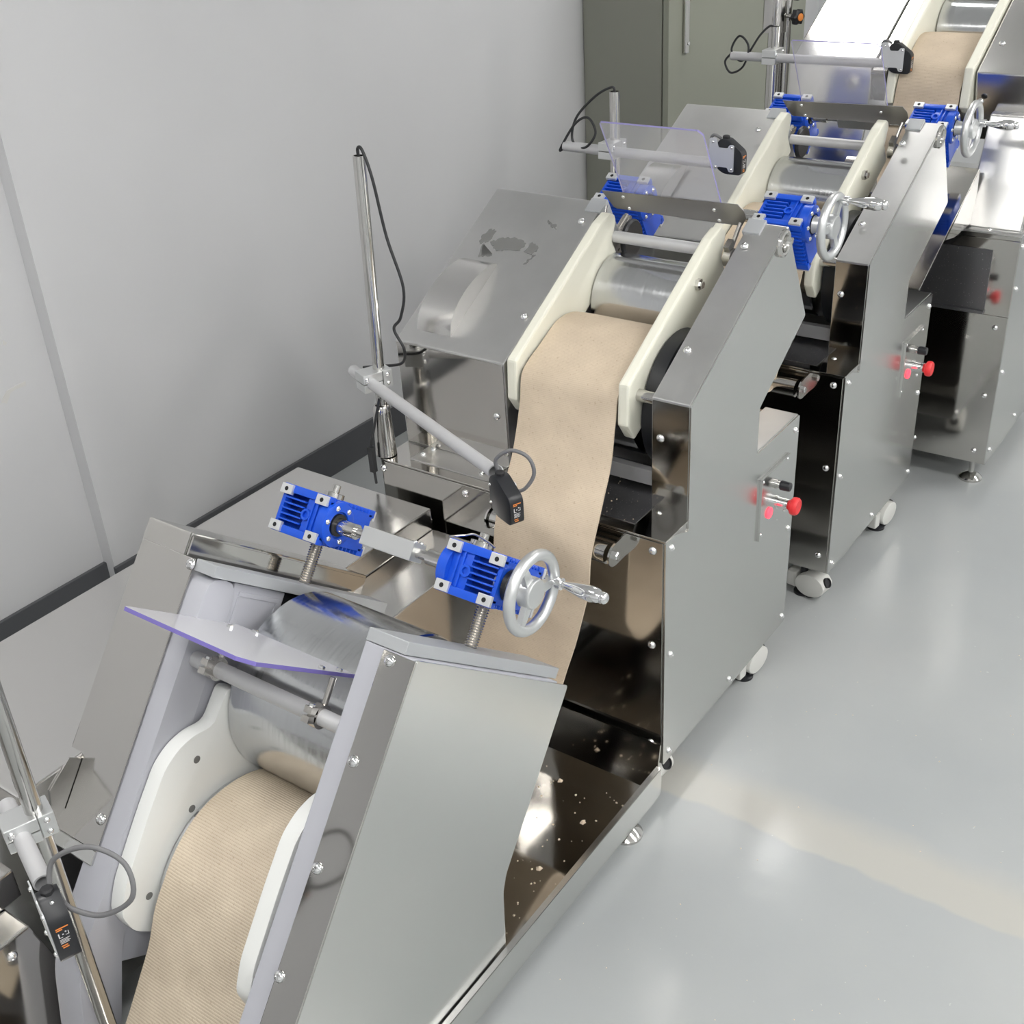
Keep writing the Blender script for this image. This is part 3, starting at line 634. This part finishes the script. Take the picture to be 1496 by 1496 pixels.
    hand_wheel(t, FX_, FX_((-.944, .600, .141)), hang)
    # --- guide roller on the front face
    bm = nb(); cyl(bm, D((-1.268, 1.636, .595)), D((-1.0, 1.636, .595)), .021, 28); gr = obj('idler_roller', bm, 'tube', t)
    for x in (-1.276, -.988):
        bm = nb(); pr = [(1.675, .573), (1.675, .621), (1.640, .619)] + [(1.636+.023*math.cos(a), .595+.023*math.sin(a)) for a in [PI*.5+PI*i/10 for i in range(1, 10)]] + [(1.640, .571)]
        prism(bm, P2(pr), x-.002+dx, x+.002+dx); br = obj('idler_bracket', bm, 'tube', t, 0)
        screw(D((x+.002, 1.636, .595)), X, br, 1.2, 'hex_bolt', HEX)
    # --- casters
    for (x, y, f) in ((-.955, 1.715, (1, -.12)), (-.925, 2.15, (.12, 1)), (-1.55, 1.715, (-1, -.1)), (-1.57, 2.19, (-.1, 1))):
        caster(t, x+dx, y+dy, zb+dz, f)
    return t, F
SX = -1.168
m2, F2 = rolling_machine('steel rolling machine second from the front, tape residue on its sloping left cover')
m3, F3 = rolling_machine('steel rolling machine third from the front, before the white mirror-polished one', .026, .822, .023, .45, .042)
def top_path(F, x, R, u=.11, v=.152):
    return arc(x, F, u, v, R, 2, 92, 7)
p2 = top_path(F2, SX, .129)[:-1] + [(SX, *F2((0, .075, .0185))[1:]), (SX, *F2((0, .028, .014))[1:]), (SX, 1.772, .853), (SX+.005, 1.752, .80), (SX+.015, 1.71, .72), (SX+.028, 1.635, .635), (SX+.033, 1.607, .588), (SX+.032, 1.597, .52), (SX+.022, 1.582, .44), (SX+.006, 1.56, .355), (SX-.004, 1.535, .29), (SX, 1.46, .225), (SX+.005, 1.25, .29), (SX+.010, .99, .425)]
sheet('dough_sheet', p2, 'dough2', 'long beige dough sheet hanging from the second machine, passing behind a black sensor', .112)
p3 = top_path(F3, SX+.026, .129)[:-1] + [(SX+.026, *F3((0, .075, .0185))[1:]), (SX+.026, *F3((0, .028, .014))[1:]), (SX+.026, 2.594, .876), (SX+.026, 2.572, .82), (SX+.026, 2.532, .74), (SX+.03, 2.46, .655), (SX+.03, 2.43, .615), (SX+.02, 2.37, .64), (SX+.01, 2.25, .74), (SX, 2.07, .85)]
sheet('dough_sheet', p3, 'dough2', 'beige dough sheet in the third machine, half hidden behind a blue gear box', .112)
for (x, y, zb_, zt_, zc_, ang, la, lb, lab, tl, cab, low) in (
    (-1.602, 1.697, .632, 1.270, .812, -.40, .51, .075, 'tall steel pole stand on the second machine, its arm slanting toward the long dough', .022,
     [(-1.602, 1.719, 1.262), (-1.600, 1.716, 1.284), (-1.585, 1.712, 1.283), (-1.565, 1.71, 1.23), (-1.545, 1.71, 1.12), (-1.515, 1.71, 1.02), (-1.53, 1.71, .955), (-1.552, 1.71, .925), (-1.53, 1.71, .885), (-1.56, 1.73, .84), (-1.63, 1.73, .82), (-1.672, 1.732, .808)],
     [Vector((-1.592, 1.684, .77)), Vector((-1.600, 1.672, .72)), Vector((-1.612, 1.662, .665)), Vector((-1.613, 1.662, .63)), Vector((-1.612, 1.664, .57))]),
    (-1.552, 2.60, .655, 1.232, 1.098, -.03, .30, .135, 'steel pole stand on the third machine with a looped cable, before the dark cabinet side', .0,
     [(-1.552, 2.60, 1.222), (-1.556, 2.598, 1.242), (-1.60, 2.59, 1.22), (-1.655, 2.585, 1.165), (-1.665, 2.58, 1.11), (-1.62, 2.565, 1.098), (-1.59, 2.57, 1.135), (-1.615, 2.575, 1.17), (-1.655, 2.575, 1.15), (-1.70, 2.575, 1.085), (-1.688, 2.575, 1.09)], []),
    (-1.515, 3.46, .80, 1.26, 1.182, .02, .345, .125, 'steel pole stand furthest back, on the last machine, beside the thick post', .0,
     [(-1.515, 3.46, 1.25), (-1.53, 3.455, 1.262), (-1.56, 3.45, 1.235), (-1.59, 3.44, 1.185), (-1.61, 3.43, 1.165), (-1.64, 3.43, 1.195), (-1.615, 3.43, 1.235), (-1.585, 3.43, 1.205), (-1.60, 3.43, 1.15), (-1.64, 3.43, 1.13), (-1.66, 3.43, 1.16), (-1.64, 3.43, 1.185)], [])):
    e_, a_, b_ = stand(x, y, zb_, zt_, zc_, ang, la, lb, lab, True, tl, cab, low_cable=low)
    if y < 2: sensor(e_, a_, b_, 'black sensor with printed label hanging before the long dough sheet of the second machine', [(.010, .004, .012), (.006, .0, .04), (.026, .02, .06), (.05, .04, .05), (.06, .045, .02), (.05, .03, -.01), (.03, .013, -.02)], (.070, .064, .028))
    elif y < 3: sensor(e_, a_, b_, 'black sensor with steel bracket above the left cover of the third machine', [(.004, .004, .012), (-.012, 0, .02), (-.022, 0, .01), (-.02, 0, -.02), (.0, .0, -.03)], (.066, .064, .026), True, -.045)
    else: sensor(e_, a_, b_, 'black sensor with steel bracket at the dough of the last machine', [(.004, .004, .012), (-.012, 0, .02), (-.022, 0, .01), (-.02, 0, -.02), (.0, .0, -.03)], (.066, .064, .026), True, -.04)

# ------------------------------------------------------------------ the tall machine at the end of the line
def end_machine():
    F = Frame(3.45, 1.165, 29.5); X = Vector((1, 0, 0))
    t = thing('rolling_machine', (-1.08, 3.65, 0), 'tall white-gleaming polished steel machine furthest back, red button reflected in its front', 'machine', 'steel rolling machines in the line')
    xL, xR, y0, y1, zb, zt = -1.50, -.713, 3.323, 4.02, .08, .78
    bm = nb(); box(bm, (xL, y0+.003, zb), (xR-.003, y1, zt-.004)); obj('base_cabinet', bm, 'mirror', t, 0)
    bm = nb(); box(bm, (xL+.004, y0, zb), (xR-.002, y0+.003, .543)); fp = obj('front_panel', bm, 'mirror', t, 0, .001)
    bm = nb(); box(bm, (xL+.004, y0, .546), (xR-.002, y0+.003, zt-.02)); obj('front_panel', bm, 'mirror', t, 0, .001)
    bm = nb(); box(bm, (-1.35, y0-.003, .556), (-.782, y0, .73)); box(bm, (-1.35, y0-.012, .547), (-.782, y0, .556)); obj('dark_plate', bm, 'deck', t, 0)  # dark plate with a lip, just proud of the front panel
    screws_on(fp, [(-.745, y0, .51), (-.745, y0, .30), (-.75, y0, .12), (-.93, y0, .12)], (0, -1, 0))
    bm = nb(); prism(bm, [(y0, zb), (y1, zb), (y1, zt), (y0, zt)], xR-.003, xR); sp = obj('side_panel', bm, 'satin', t, 0)
    screws_on(sp, [(xR, 3.35, z) for z in (.12, .37, .62, .74)] + [(xR, 3.62, .12)], X)
    bm = nb(); box(bm, (xL, y0-.012, zt-.004), (xR+.002, y1, zt)); dk = obj('deck', bm, 'hood', t, 0, .001)
    bm = nb(); box(bm, (-.95, 3.310, zt), (xR+.002, 3.36, zt+.003)); fl = obj('cover_flange', bm, 'hood', t, 0, .001)
    screws_on(fl, [(-.80, 3.325, zt+.003), (-.73, 3.345, zt+.003)], (0, 0, 1), .8)
    # left cover, right cover with deep front
    bm = nb(); prism(bm, [(3.345, zt), (3.45, 1.03), (3.45, 1.165), (3.86, 1.397), (4.0, 1.15), (4.0, zt)], -1.462, -1.213); obj('left_cover', bm, 'semi', t, 0, .004)
    bm = nb(); prism(bm, [(3.50, .98), (3.45, 1.165), (3.86, 1.397), (4.0, 1.15), (4.0, .98)], -.925, xR-.03); rc = obj('right_cover', bm, 'semi', t, 0, .004)
    screws_on(rc, [F((-.895, .12, -.0005)), F((-.895, .36, -.0005))], -F.V)
    bm = nb(); prism(bm, [(3.336, zt+.003), (3.444, 1.060), (3.46, 1.064), (4.0, 1.064), (4.0, zt+.003)], -.872, xR-.01); fc = obj('front_cover', bm, 'hood', t, 0, .004)
    screws_on(rc, [(-.905, 3.455, 1.09)], (0, -1, 0))
    bm = nb(); prism(bm, [(3.334, zt+.003), (3.43, zt+.003), (3.55, 1.0), (3.425, 1.06)], xR-.0095, xR-.006); obj('cover_side', bm, 'satin', fc, 0)
    # cream guide plates, rollers
    gp = [(.0, -.012), (.43, -.012), (.437, .012), (.40, .055), (.40, .105), (.012, .107), (-.04, .106), (-.06, .07)]
    for xa, xb in ((-1.165, -1.140), (-.956, -.931)):
        bm = nb(); prism(bm, gp, xa, xb, F); obj('guide_plate', bm, 'cream', t, 0, .005)
    bm = nb(); box(bm, (-1.212, -.02, .004), (-1.168, .44, .10), F); obj('inner_frame', bm, 'mirror', t, 0, .003)
    roller(t, F, -1.138, -.958, .36, .152, .093); roller(t, F, -1.138, -.958, .135, .152, .125)
    bm = nb(); cyl(bm, F((-1.139, .43, .045)), F((-.957, .43, .045)), .0125, 24); obj('cross_bar', bm, 'pipe', t)
    bm = nb(); lathe(bm, F((-1.139, .43, .045)), X, [(0, .0125), (0, .020), (.016, .020), (.016, .0125)], 20, cap=False); obj('rod_clamp', bm, 'rod', t)
    bm = nb(); prism(bm, [(.47, .11), (.47, .30), (.475, .30), (.475, .11)], -1.138, -.958, F); obj('inner_shield', bm, 'hood', t, 0)
    # polished chute leading forward to the third machine
    bm = nb(); pts = [(3.343, .929), (2.943, .726), (2.940, .729), (3.338, .934)]
    pc = [(2.945, .722), (3.36, .931), (3.358, .936), (2.942, .727)]
    prism(bm, pc, -1.23, -.858); ch = obj('chute', bm, 'mirror', t, 0, .001)
    bm = nb(); prism(bm, [(3.12, .805), (3.36, .931), (3.375, .79), (3.20, .79)], -.860, -.857); obj('chute_skirt', bm, 'mirror', ch, 0)
    for x, y in ((-.76, 3.375), (-1.45, 3.375), (-.76, 3.95), (-1.45, 3.95)): foot(t, x, y, zb)
    # the control panel on the aisle side
    bm = nb(); box(bm, (xR, 3.80, .5), (xR+.004, 3.95, .66)); obj('button_panel', bm, 'satin', t, 0)
    return t, F
m4, F4 = end_machine()
p4 = arc(-1.048, F4, .135, .152, .129, 2, 92, 7)[:-1] + [(-1.048, *F4((0, .09, .02))[1:]), (-1.048, *F4((0, .03, .012))[1:]), (-1.048, 3.448, 1.12), (-1.048, 3.43, 1.06), (-1.05, 3.36, .97), (-1.06, 3.22, .87), (-1.09, 3.0, .80), (-1.13, 2.92, .86)]
sheet('dough_sheet', p4, 'dough2', 'plain beige dough sheet of the last machine, at the upper right', .09)

# ------------------------------------------------------------------ the front machine
def front_machine():
    F = Frame(.965, .817, 51.8); X = Vector((1, 0, 0))
    t = thing('rolling_machine', (-1.2, 1.1, 0), 'nearest rolling machine, grey painted frame, steeply tilted, drip tray at its foot', 'machine', 'steel rolling machines in the line')
    # base: big steel box by the wall, lower deck, drip tray
    bm = nb(); box(bm, (-1.845, .632, .06), (-1.453, 1.655, .555)); obj('base_cabinet', bm, 'semi', t, 0, .003)
    bm = nb(); box(bm, (-1.452, .9, .06), (-1.312, 1.655, .505)); obj('base_step', bm, 'semi', t, 0, .003)
    bm = nb(); box(bm, (-1.311, .25, .028), (-.888, 1.645, .034)); tr = obj('drip_tray', bm, 'mirror', t, 0)
    bm = nb(); box(bm, (-.889, .25, .028), (-.886, 1.645, .100)); box(bm, (-.897, .25, .098), (-.886, 1.645, .101)); obj('tray_wall', bm, 'satin', tr, 0)
    bm = nb(); prism(bm, [(1.640, .034), (1.643, .034), (1.664, .143), (1.660, .145)], -1.311, -.897); obj('tray_back', bm, 'mirror', tr, 0)
    for x, y in ((-.905, 1.534), (-.905, .55), (-1.25, 1.534)): foot(t, x, y, .028)
    # right side cover and its front flange
    side = [(.965, .817), (1.333, .524), (1.124, .26), (1.112, .227), (1.104, .036), (.50, .036), (.50, .226)]
    bm = nb(); prism(bm, round_poly(side, .006, 2), -.904, -.900); rc = obj('right_cover', bm, 'satin', t, 0, .001)
    bm = nb(); box(bm, (-.957, -.75, -.004), (-.9, -.002, -.0005), F); fl = obj('cover_flange', bm, 'mirror', t, 0, .001)
    screws_on(fl, [F((x, u, -.004)) for x, u in ((-.941, -.014), (-.946, -.162), (-.947, -.317), (-.95, -.474), (-.95, -.63))], -F.V, 1.05)
    # grey frames
    bm = nb(); prism(bm, [(0, 0), (0, .44), (-.30, .44), (-.42, .40), (-.72, .30), (-.75, .05), (-.75, 0)], -.994, -.906, F); obj('side_frame', bm, 'frame', t, 0, .002)
    bm = nb(); prism(bm, round_poly([(0, 0), (0, .066), (-.13, .066), (-.60, .075), (-.80, .16), (-.86, .12), (-.66, .012), (-.60, 0)], .03, 3), -1.380, -1.316, F); fr = obj('side_frame', bm, 'frame', t, 40, .003)
    bm = nb(); box(bm, (-1.378, -.152, .064), (-1.321, -.001, .188), F); bb = obj('bearing_block', bm, 'frame', fr, 0, .004)
    bm = nb()
    for a, b in (((-.146, .078), (-.138, .176)), ((-.022, .078), (-.014, .176)), ((-.138, .078), (-.022, .084)), ((-.138, .170), (-.022, .176))): box(bm, (-1.322, a[0], a[1]), (-1.3195, b[0], b[1]), F)
    obj('block_rim', bm, 'frame', fr, 0, .001)
    bm = nb(); box(bm, (-1.376, -.16, .19), (-1.34, -.001, .25), F); obj('slot_shade', bm, 'hole', fr, 0)  # solid near-black block painted as the shade in the frame's gap
    bm = nb(); prism(bm, [(0, .25), (0, .45), (-.30, .44), (-.62, .34), (-.64, .07), (-.153, .07), (-.153, .25)], -1.376, -1.322, F); obj('side_frame', bm, 'frame', t, 0, .002)
    for xa, xb in ((-.994, -.922), (-1.354, -1.309)):
        bm = nb(); box(bm, (xa, .0008, -.001), (xb, .020, .462), F); obj('head_cap', bm, 'cap', t, 0, .0012)
    # left guard box
    bm = nb(); box(bm, (-1.485, -.463, -.002), (-1.381, .055, .47), F); gd = obj('left_guard', bm, 'mirror', t, 0, .003)
    bm = nb(); box(bm, (-1.4805, -.463, -.0045), (-1.354, .018, -.0022), F); obj('guard_front', bm, 'mirror', t, 0, .001)
    bm = nb(); box(bm, (-1.486, -.487, -.0045), (-1.356, -.463, .03), F); obj('guard_foot', bm, 'satin', t, 0, .002)
    bm = nb(); box(bm, (-1.38, .019, .0), (-1.3765, .05, .462), F); obj('guard_inner_wall', bm, 'mirror', t, 0)
    screws_on(gd, [F((-1.360, .008, -.0045)), F((-1.367, -.414, -.0045))], -F.V, 1.1)
    bm = nb(); prism(bm, [(-.345, -.006), (-.345, -.030), (-.40, -.046), (-.425, -.032), (-.43, -.006)], -1.4525, -1.4495, F); obj('latch_tab', bm, 'semi', t, 0)
    # rollers and white side guides
    roller(t, F, -1.283, -1.037, -.137, .242, .157)
    roller(t, F, -1.283, -1.037, -.465, .242, .167)
    gpl = [(-.165, .102), (-.165, .072), (-.225, .072), (-.243, .046), (-.268, .022), (-.305, .008), (-.49, .008), (-.54, .022), (-.568, .06), (-.575, .12), (-.56, .26), (-.165, .26)]
    gpl = [(-.164, .104), (-.166, .086), (-.228, .082), (-.246, .046), (-.270, .023), (-.303, .009), (-.38, .007), (-.49, .009), (-.54, .022), (-.568, .06), (-.575, .12), (-.56, .26), (-.20, .26)]
    for xa, xb in ((-1.314, -1.2855), (-1.034, -1.0055)):
        bm = nb(); prism(bm, round_poly(gpl, .014, 3), xa, xb, F); g_ = obj('guide_plate', bm, 'white', t, 40, .006)
        if xa < -1.2:
            for u, v in ((-.285, .07), (-.367, .096), (-.51, .066)):
                bm = nb(); lathe(bm, F((xb, u, v)), X, [(0, .0065), (.0008, .0065)], 16); obj('plate_bolt', bm, 'tape', g_)  # flat dark discs painted for the dark inside the plate's holes
    # cross bar with clamps, rods and acrylic sheet
    bm = nb(); cyl(bm, F((-1.3155, -.131, .026)), F((-.9945, -.131, .026)), .0128, 28); obj('cross_bar', bm, 'pipe', t)
    for x in (-1.268, -1.050):
        bm = nb(); lathe(bm, F((x-.007, -.131, .026)), X, [(0, .0128), (0, .0185), (.014, .0185), (.014, .0128)], 28, cap=False); box(bm, (x-.007, -.142, -.004), (x+.007, -.132, .012), F); box(bm, (x-.007, -.128, -.004), (x+.007, -.118, .012), F)
        cl = obj('rod_clamp', bm, 'rod', t, 40); screw(F((x, -.118, .002)), F.U, cl, .7, 'hex_bolt', HEX)
        bm = nb(); cyl(bm, F((x, -.115, .03)), F((x, -.072, .03)), .0048, 14); obj('guard_rod', bm, 'rod', cl)
    ac = acrylic_sheet(t, F, -1.322, -1.064, -.07, -.146, .098, .02, ('filmed', 'edge1'), .003)
    for x, v in ((-1.282, .04), (-1.271, .089), (-1.068-.004, .024), (-1.072, .067)): screw(F((x, -.067, v)), F.U, ac, .75, 'hex_bolt', HEX)
    # jacks
    c, e = gear_reducer(t, F, -1.417, False, .2, .135)
    c2, e2 = gear_reducer(t, F, -.934, True, .2, .133)
    link_shaft(t, F, -1.300, -1.052, .134, .236)
    jack_screw(t, F, -1.337, .245, .018, .105); jack_screw(t, F, -.974, .245, .018, .105)
    hand_wheel(t, F, F((-.955, .133, .236)), 1.08)
    bm = nb(); lathe(bm, F((-.936, .133, .236)), X, [(0, .026), (.008, .026), (.008, .020)], 28); obj('shaft_seal', bm, 'black', t)
    bm = nb(); wire(bm, [F((-1.06, .176, .22)), F((-1.05, .178, .21)), F((-1.03, .186, .215)), F((-1.02, .192, .225)), F((-1.0, .188, .235)), F((-.985, .182, .24))], .0018); obj('split_pin', bm, 'rod', t)
    return t, F
m1, F1 = front_machine()
p1 = arc(-1.157, F1, -.465, .242, .171, 1, 95, 11) + [(-1.160, *F1((0, -.53, .076))[1:]), (-1.158, *F1((0, -.60, .088))[1:]), (-1.156, *F1((0, -.70, .092))[1:]), (-1.155, *F1((0, -.80, .094))[1:])]
sheet('dough_sheet', p1, 'dough1', 'wide ribbed beige dough sheet curving over the roller of the nearest machine', .113, .009)
e_, a_, b_ = stand(-1.275, .57, .20, 1.16, .655, -.352, .118, .062, 'steel pole stand in the lower left corner, sensor arm pointing down-right', False, 0, [(-1.335, .588, .655), (-1.35, .592, .66), (-1.352, .594, .70), (-1.335, .59, .76), (-1.345, .60, .84), (-1.36, .61, .90)], r=.0125)
sensor(e_, a_, b_, 'black sensor in the lower left corner, with printed label and big cable loop', [(.010, .004, .012), (.006, .02, .05), (.04, .06, .075), (.08, .09, .06), (.10, .085, .02), (.07, .05, -.015), (.035, .02, -.015), (.01, .012, -.01)], (.05, .082, .028), True)

# ------------------------------------------------------------------ steel box of the next machine in the lower left corner
def corner_box():
    t = thing('conveyor_box', (-1.55, .2, 0), 'stepped polished steel box in the lower left corner, reflecting the dough', 'machine')
    bm = nb(); prism(bm, [(-.6, .373), (.561, .373), (.597, .223), (.598, .0), (-.6, .0)], -1.70, -1.40); b_ = obj('side_panel', bm, 'mirror', t, 0, .003)
    bm = nb(); box(bm, (-1.72, -.6, .374), (-1.462, .592, .432)); obj('upper_cover', bm, 'mirror', t, 0, .003)
    screws_on(b_, [(-1.40, .522, .345)], (1, 0, 0))
    return t
corner_box()

# ------------------------------------------------------------------ cabinet, thick post
def cabinet():
    t = thing('metal_cabinet', (-2.35, 4.6, 0), 'tall olive-grey metal cabinet against the left wall', 'cabinet')
    bm = nb(); box(bm, (-2.528, 4.012, .0), (-2.195, 5.25, 2.0)); obj('body', bm, 'cabinet', t, 0, .003)
    bm = nb(); box(bm, (-2.190, 4.012, .05), (-2.166, 5.25, 1.98)); d = obj('door', bm, 'cabdoor', t, 0, .003)
    bm = nb(); box(bm, (-2.166, 4.115, 1.05), (-2.150, 4.145, 1.30)); h = obj('handle', bm, 'tube', d, 0, .006)
    bm = nb(); lathe(bm, (-2.150, 4.135, 1.085), (1, 0, 0), [(0, .007), (.002, .007), (.002, .001)], 16); obj('key_lock', bm, 'chrome', d)
cabinet()
def post():
    t = thing('support_post', (-1.60, 3.62, 0), 'thick steel post with black star knobs, behind the hindmost sensor stand', 'stand')
    x, y = -1.60, 3.66
    bm = nb(); lathe(bm, (x, y, 0), (0, 0, 1), [(0, .08), (.01, .08), (.012, .026), (1.6, .026)], 32); obj('pole', bm, 'tube', t, 40)
    bm = nb(); tube(bm, (x-.004, y, 1.215), (x-.004, y, 1.42), .040, .027); co = obj('collar', bm, 'tube', t, 40)
    bm = nb(); cyl(bm, (x+.036, y, 0.0), (x+.036, y, 1.6), .011, 20); obj('side_rail', bm, 'tube', t)
    for z in (1.262, 1.33):
        a = Vector((.85, -.3, 0)).normalized(); p = Vector((x+.036, y-.01, z))
        bm = nb(); cyl(bm, p, p+a*.035, .006, 12); k = obj('knob_stem', bm, 'tube', co)
        bm = nb(); d, e, f = basis(a); rings = []
        for h, s in ((.03, .7), (.034, 1), (.05, 1), (.054, .75)):
            rings.append([bm.verts.new(p + a*h + (e*math.cos(2*PI*i/30)+f*math.sin(2*PI*i/30))*(.021+.0028*math.cos(6*2*PI*i/30))*s) for i in range(30)])
        for A, B in zip(rings, rings[1:]):
            for i in range(30): bm.faces.new((A[i], A[(i+1) % 30], B[(i+1) % 30], B[i]))
        bm.faces.new(rings[0][::-1]); bm.faces.new(rings[-1]); obj('star_knob', bm, 'black', co, 30)
        bm = nb(); lathe(bm, p+a*.054, a, [(0, .011), (.002, .011), (.003, .008)], 18); obj('knob_cap', bm, 'orange', co)
post()

# ------------------------------------------------------------------ loose dry dough crumbs
def crumbs(name, spots, label, smin, smax):
    bm = nb()
    for (x, y, z) in spots:
        s = random.uniform(smin, smax)*(3 if random.random() < .06 else 1); a = random.random()*6
        v = [bm.verts.new((x + s*math.cos(a+i*2*PI/5)*random.uniform(.6, 1.1), y + s*math.sin(a+i*2*PI/5)*random.uniform(.6, 1.1), z)) for i in range(5)]
        tp = bm.verts.new((x, y, z + s*.8))
        bm.faces.new(v)
        for i in range(5): bm.faces.new((v[i], v[(i+1) % 5], tp))
    o = obj(name, bm, 'crumb', None, 0); o['kind'] = 'stuff'; tag(o, label, 'crumbs')
R = random.uniform
crumbs('dough_crumbs', [(R(-1.15, -.905), 1.05 + .55*R(0, 1)**1.8, .0345) for _ in range(150)], 'dry dough crumbs scattered in the drip tray of the nearest machine', .001, .0035)
crumbs('dough_crumbs', [(R(-1.3, -.99), R(1.70, 2.2), .632) for _ in range(120)], 'dry dough crumbs on the dark deck of the second machine', .0008, .0025)
crumbs('dough_crumbs', [(R(-.86, -.2), R(.9, 2.6), .0003) for _ in range(60)], 'tiny dough crumbs on the aisle floor', .0008, .002)
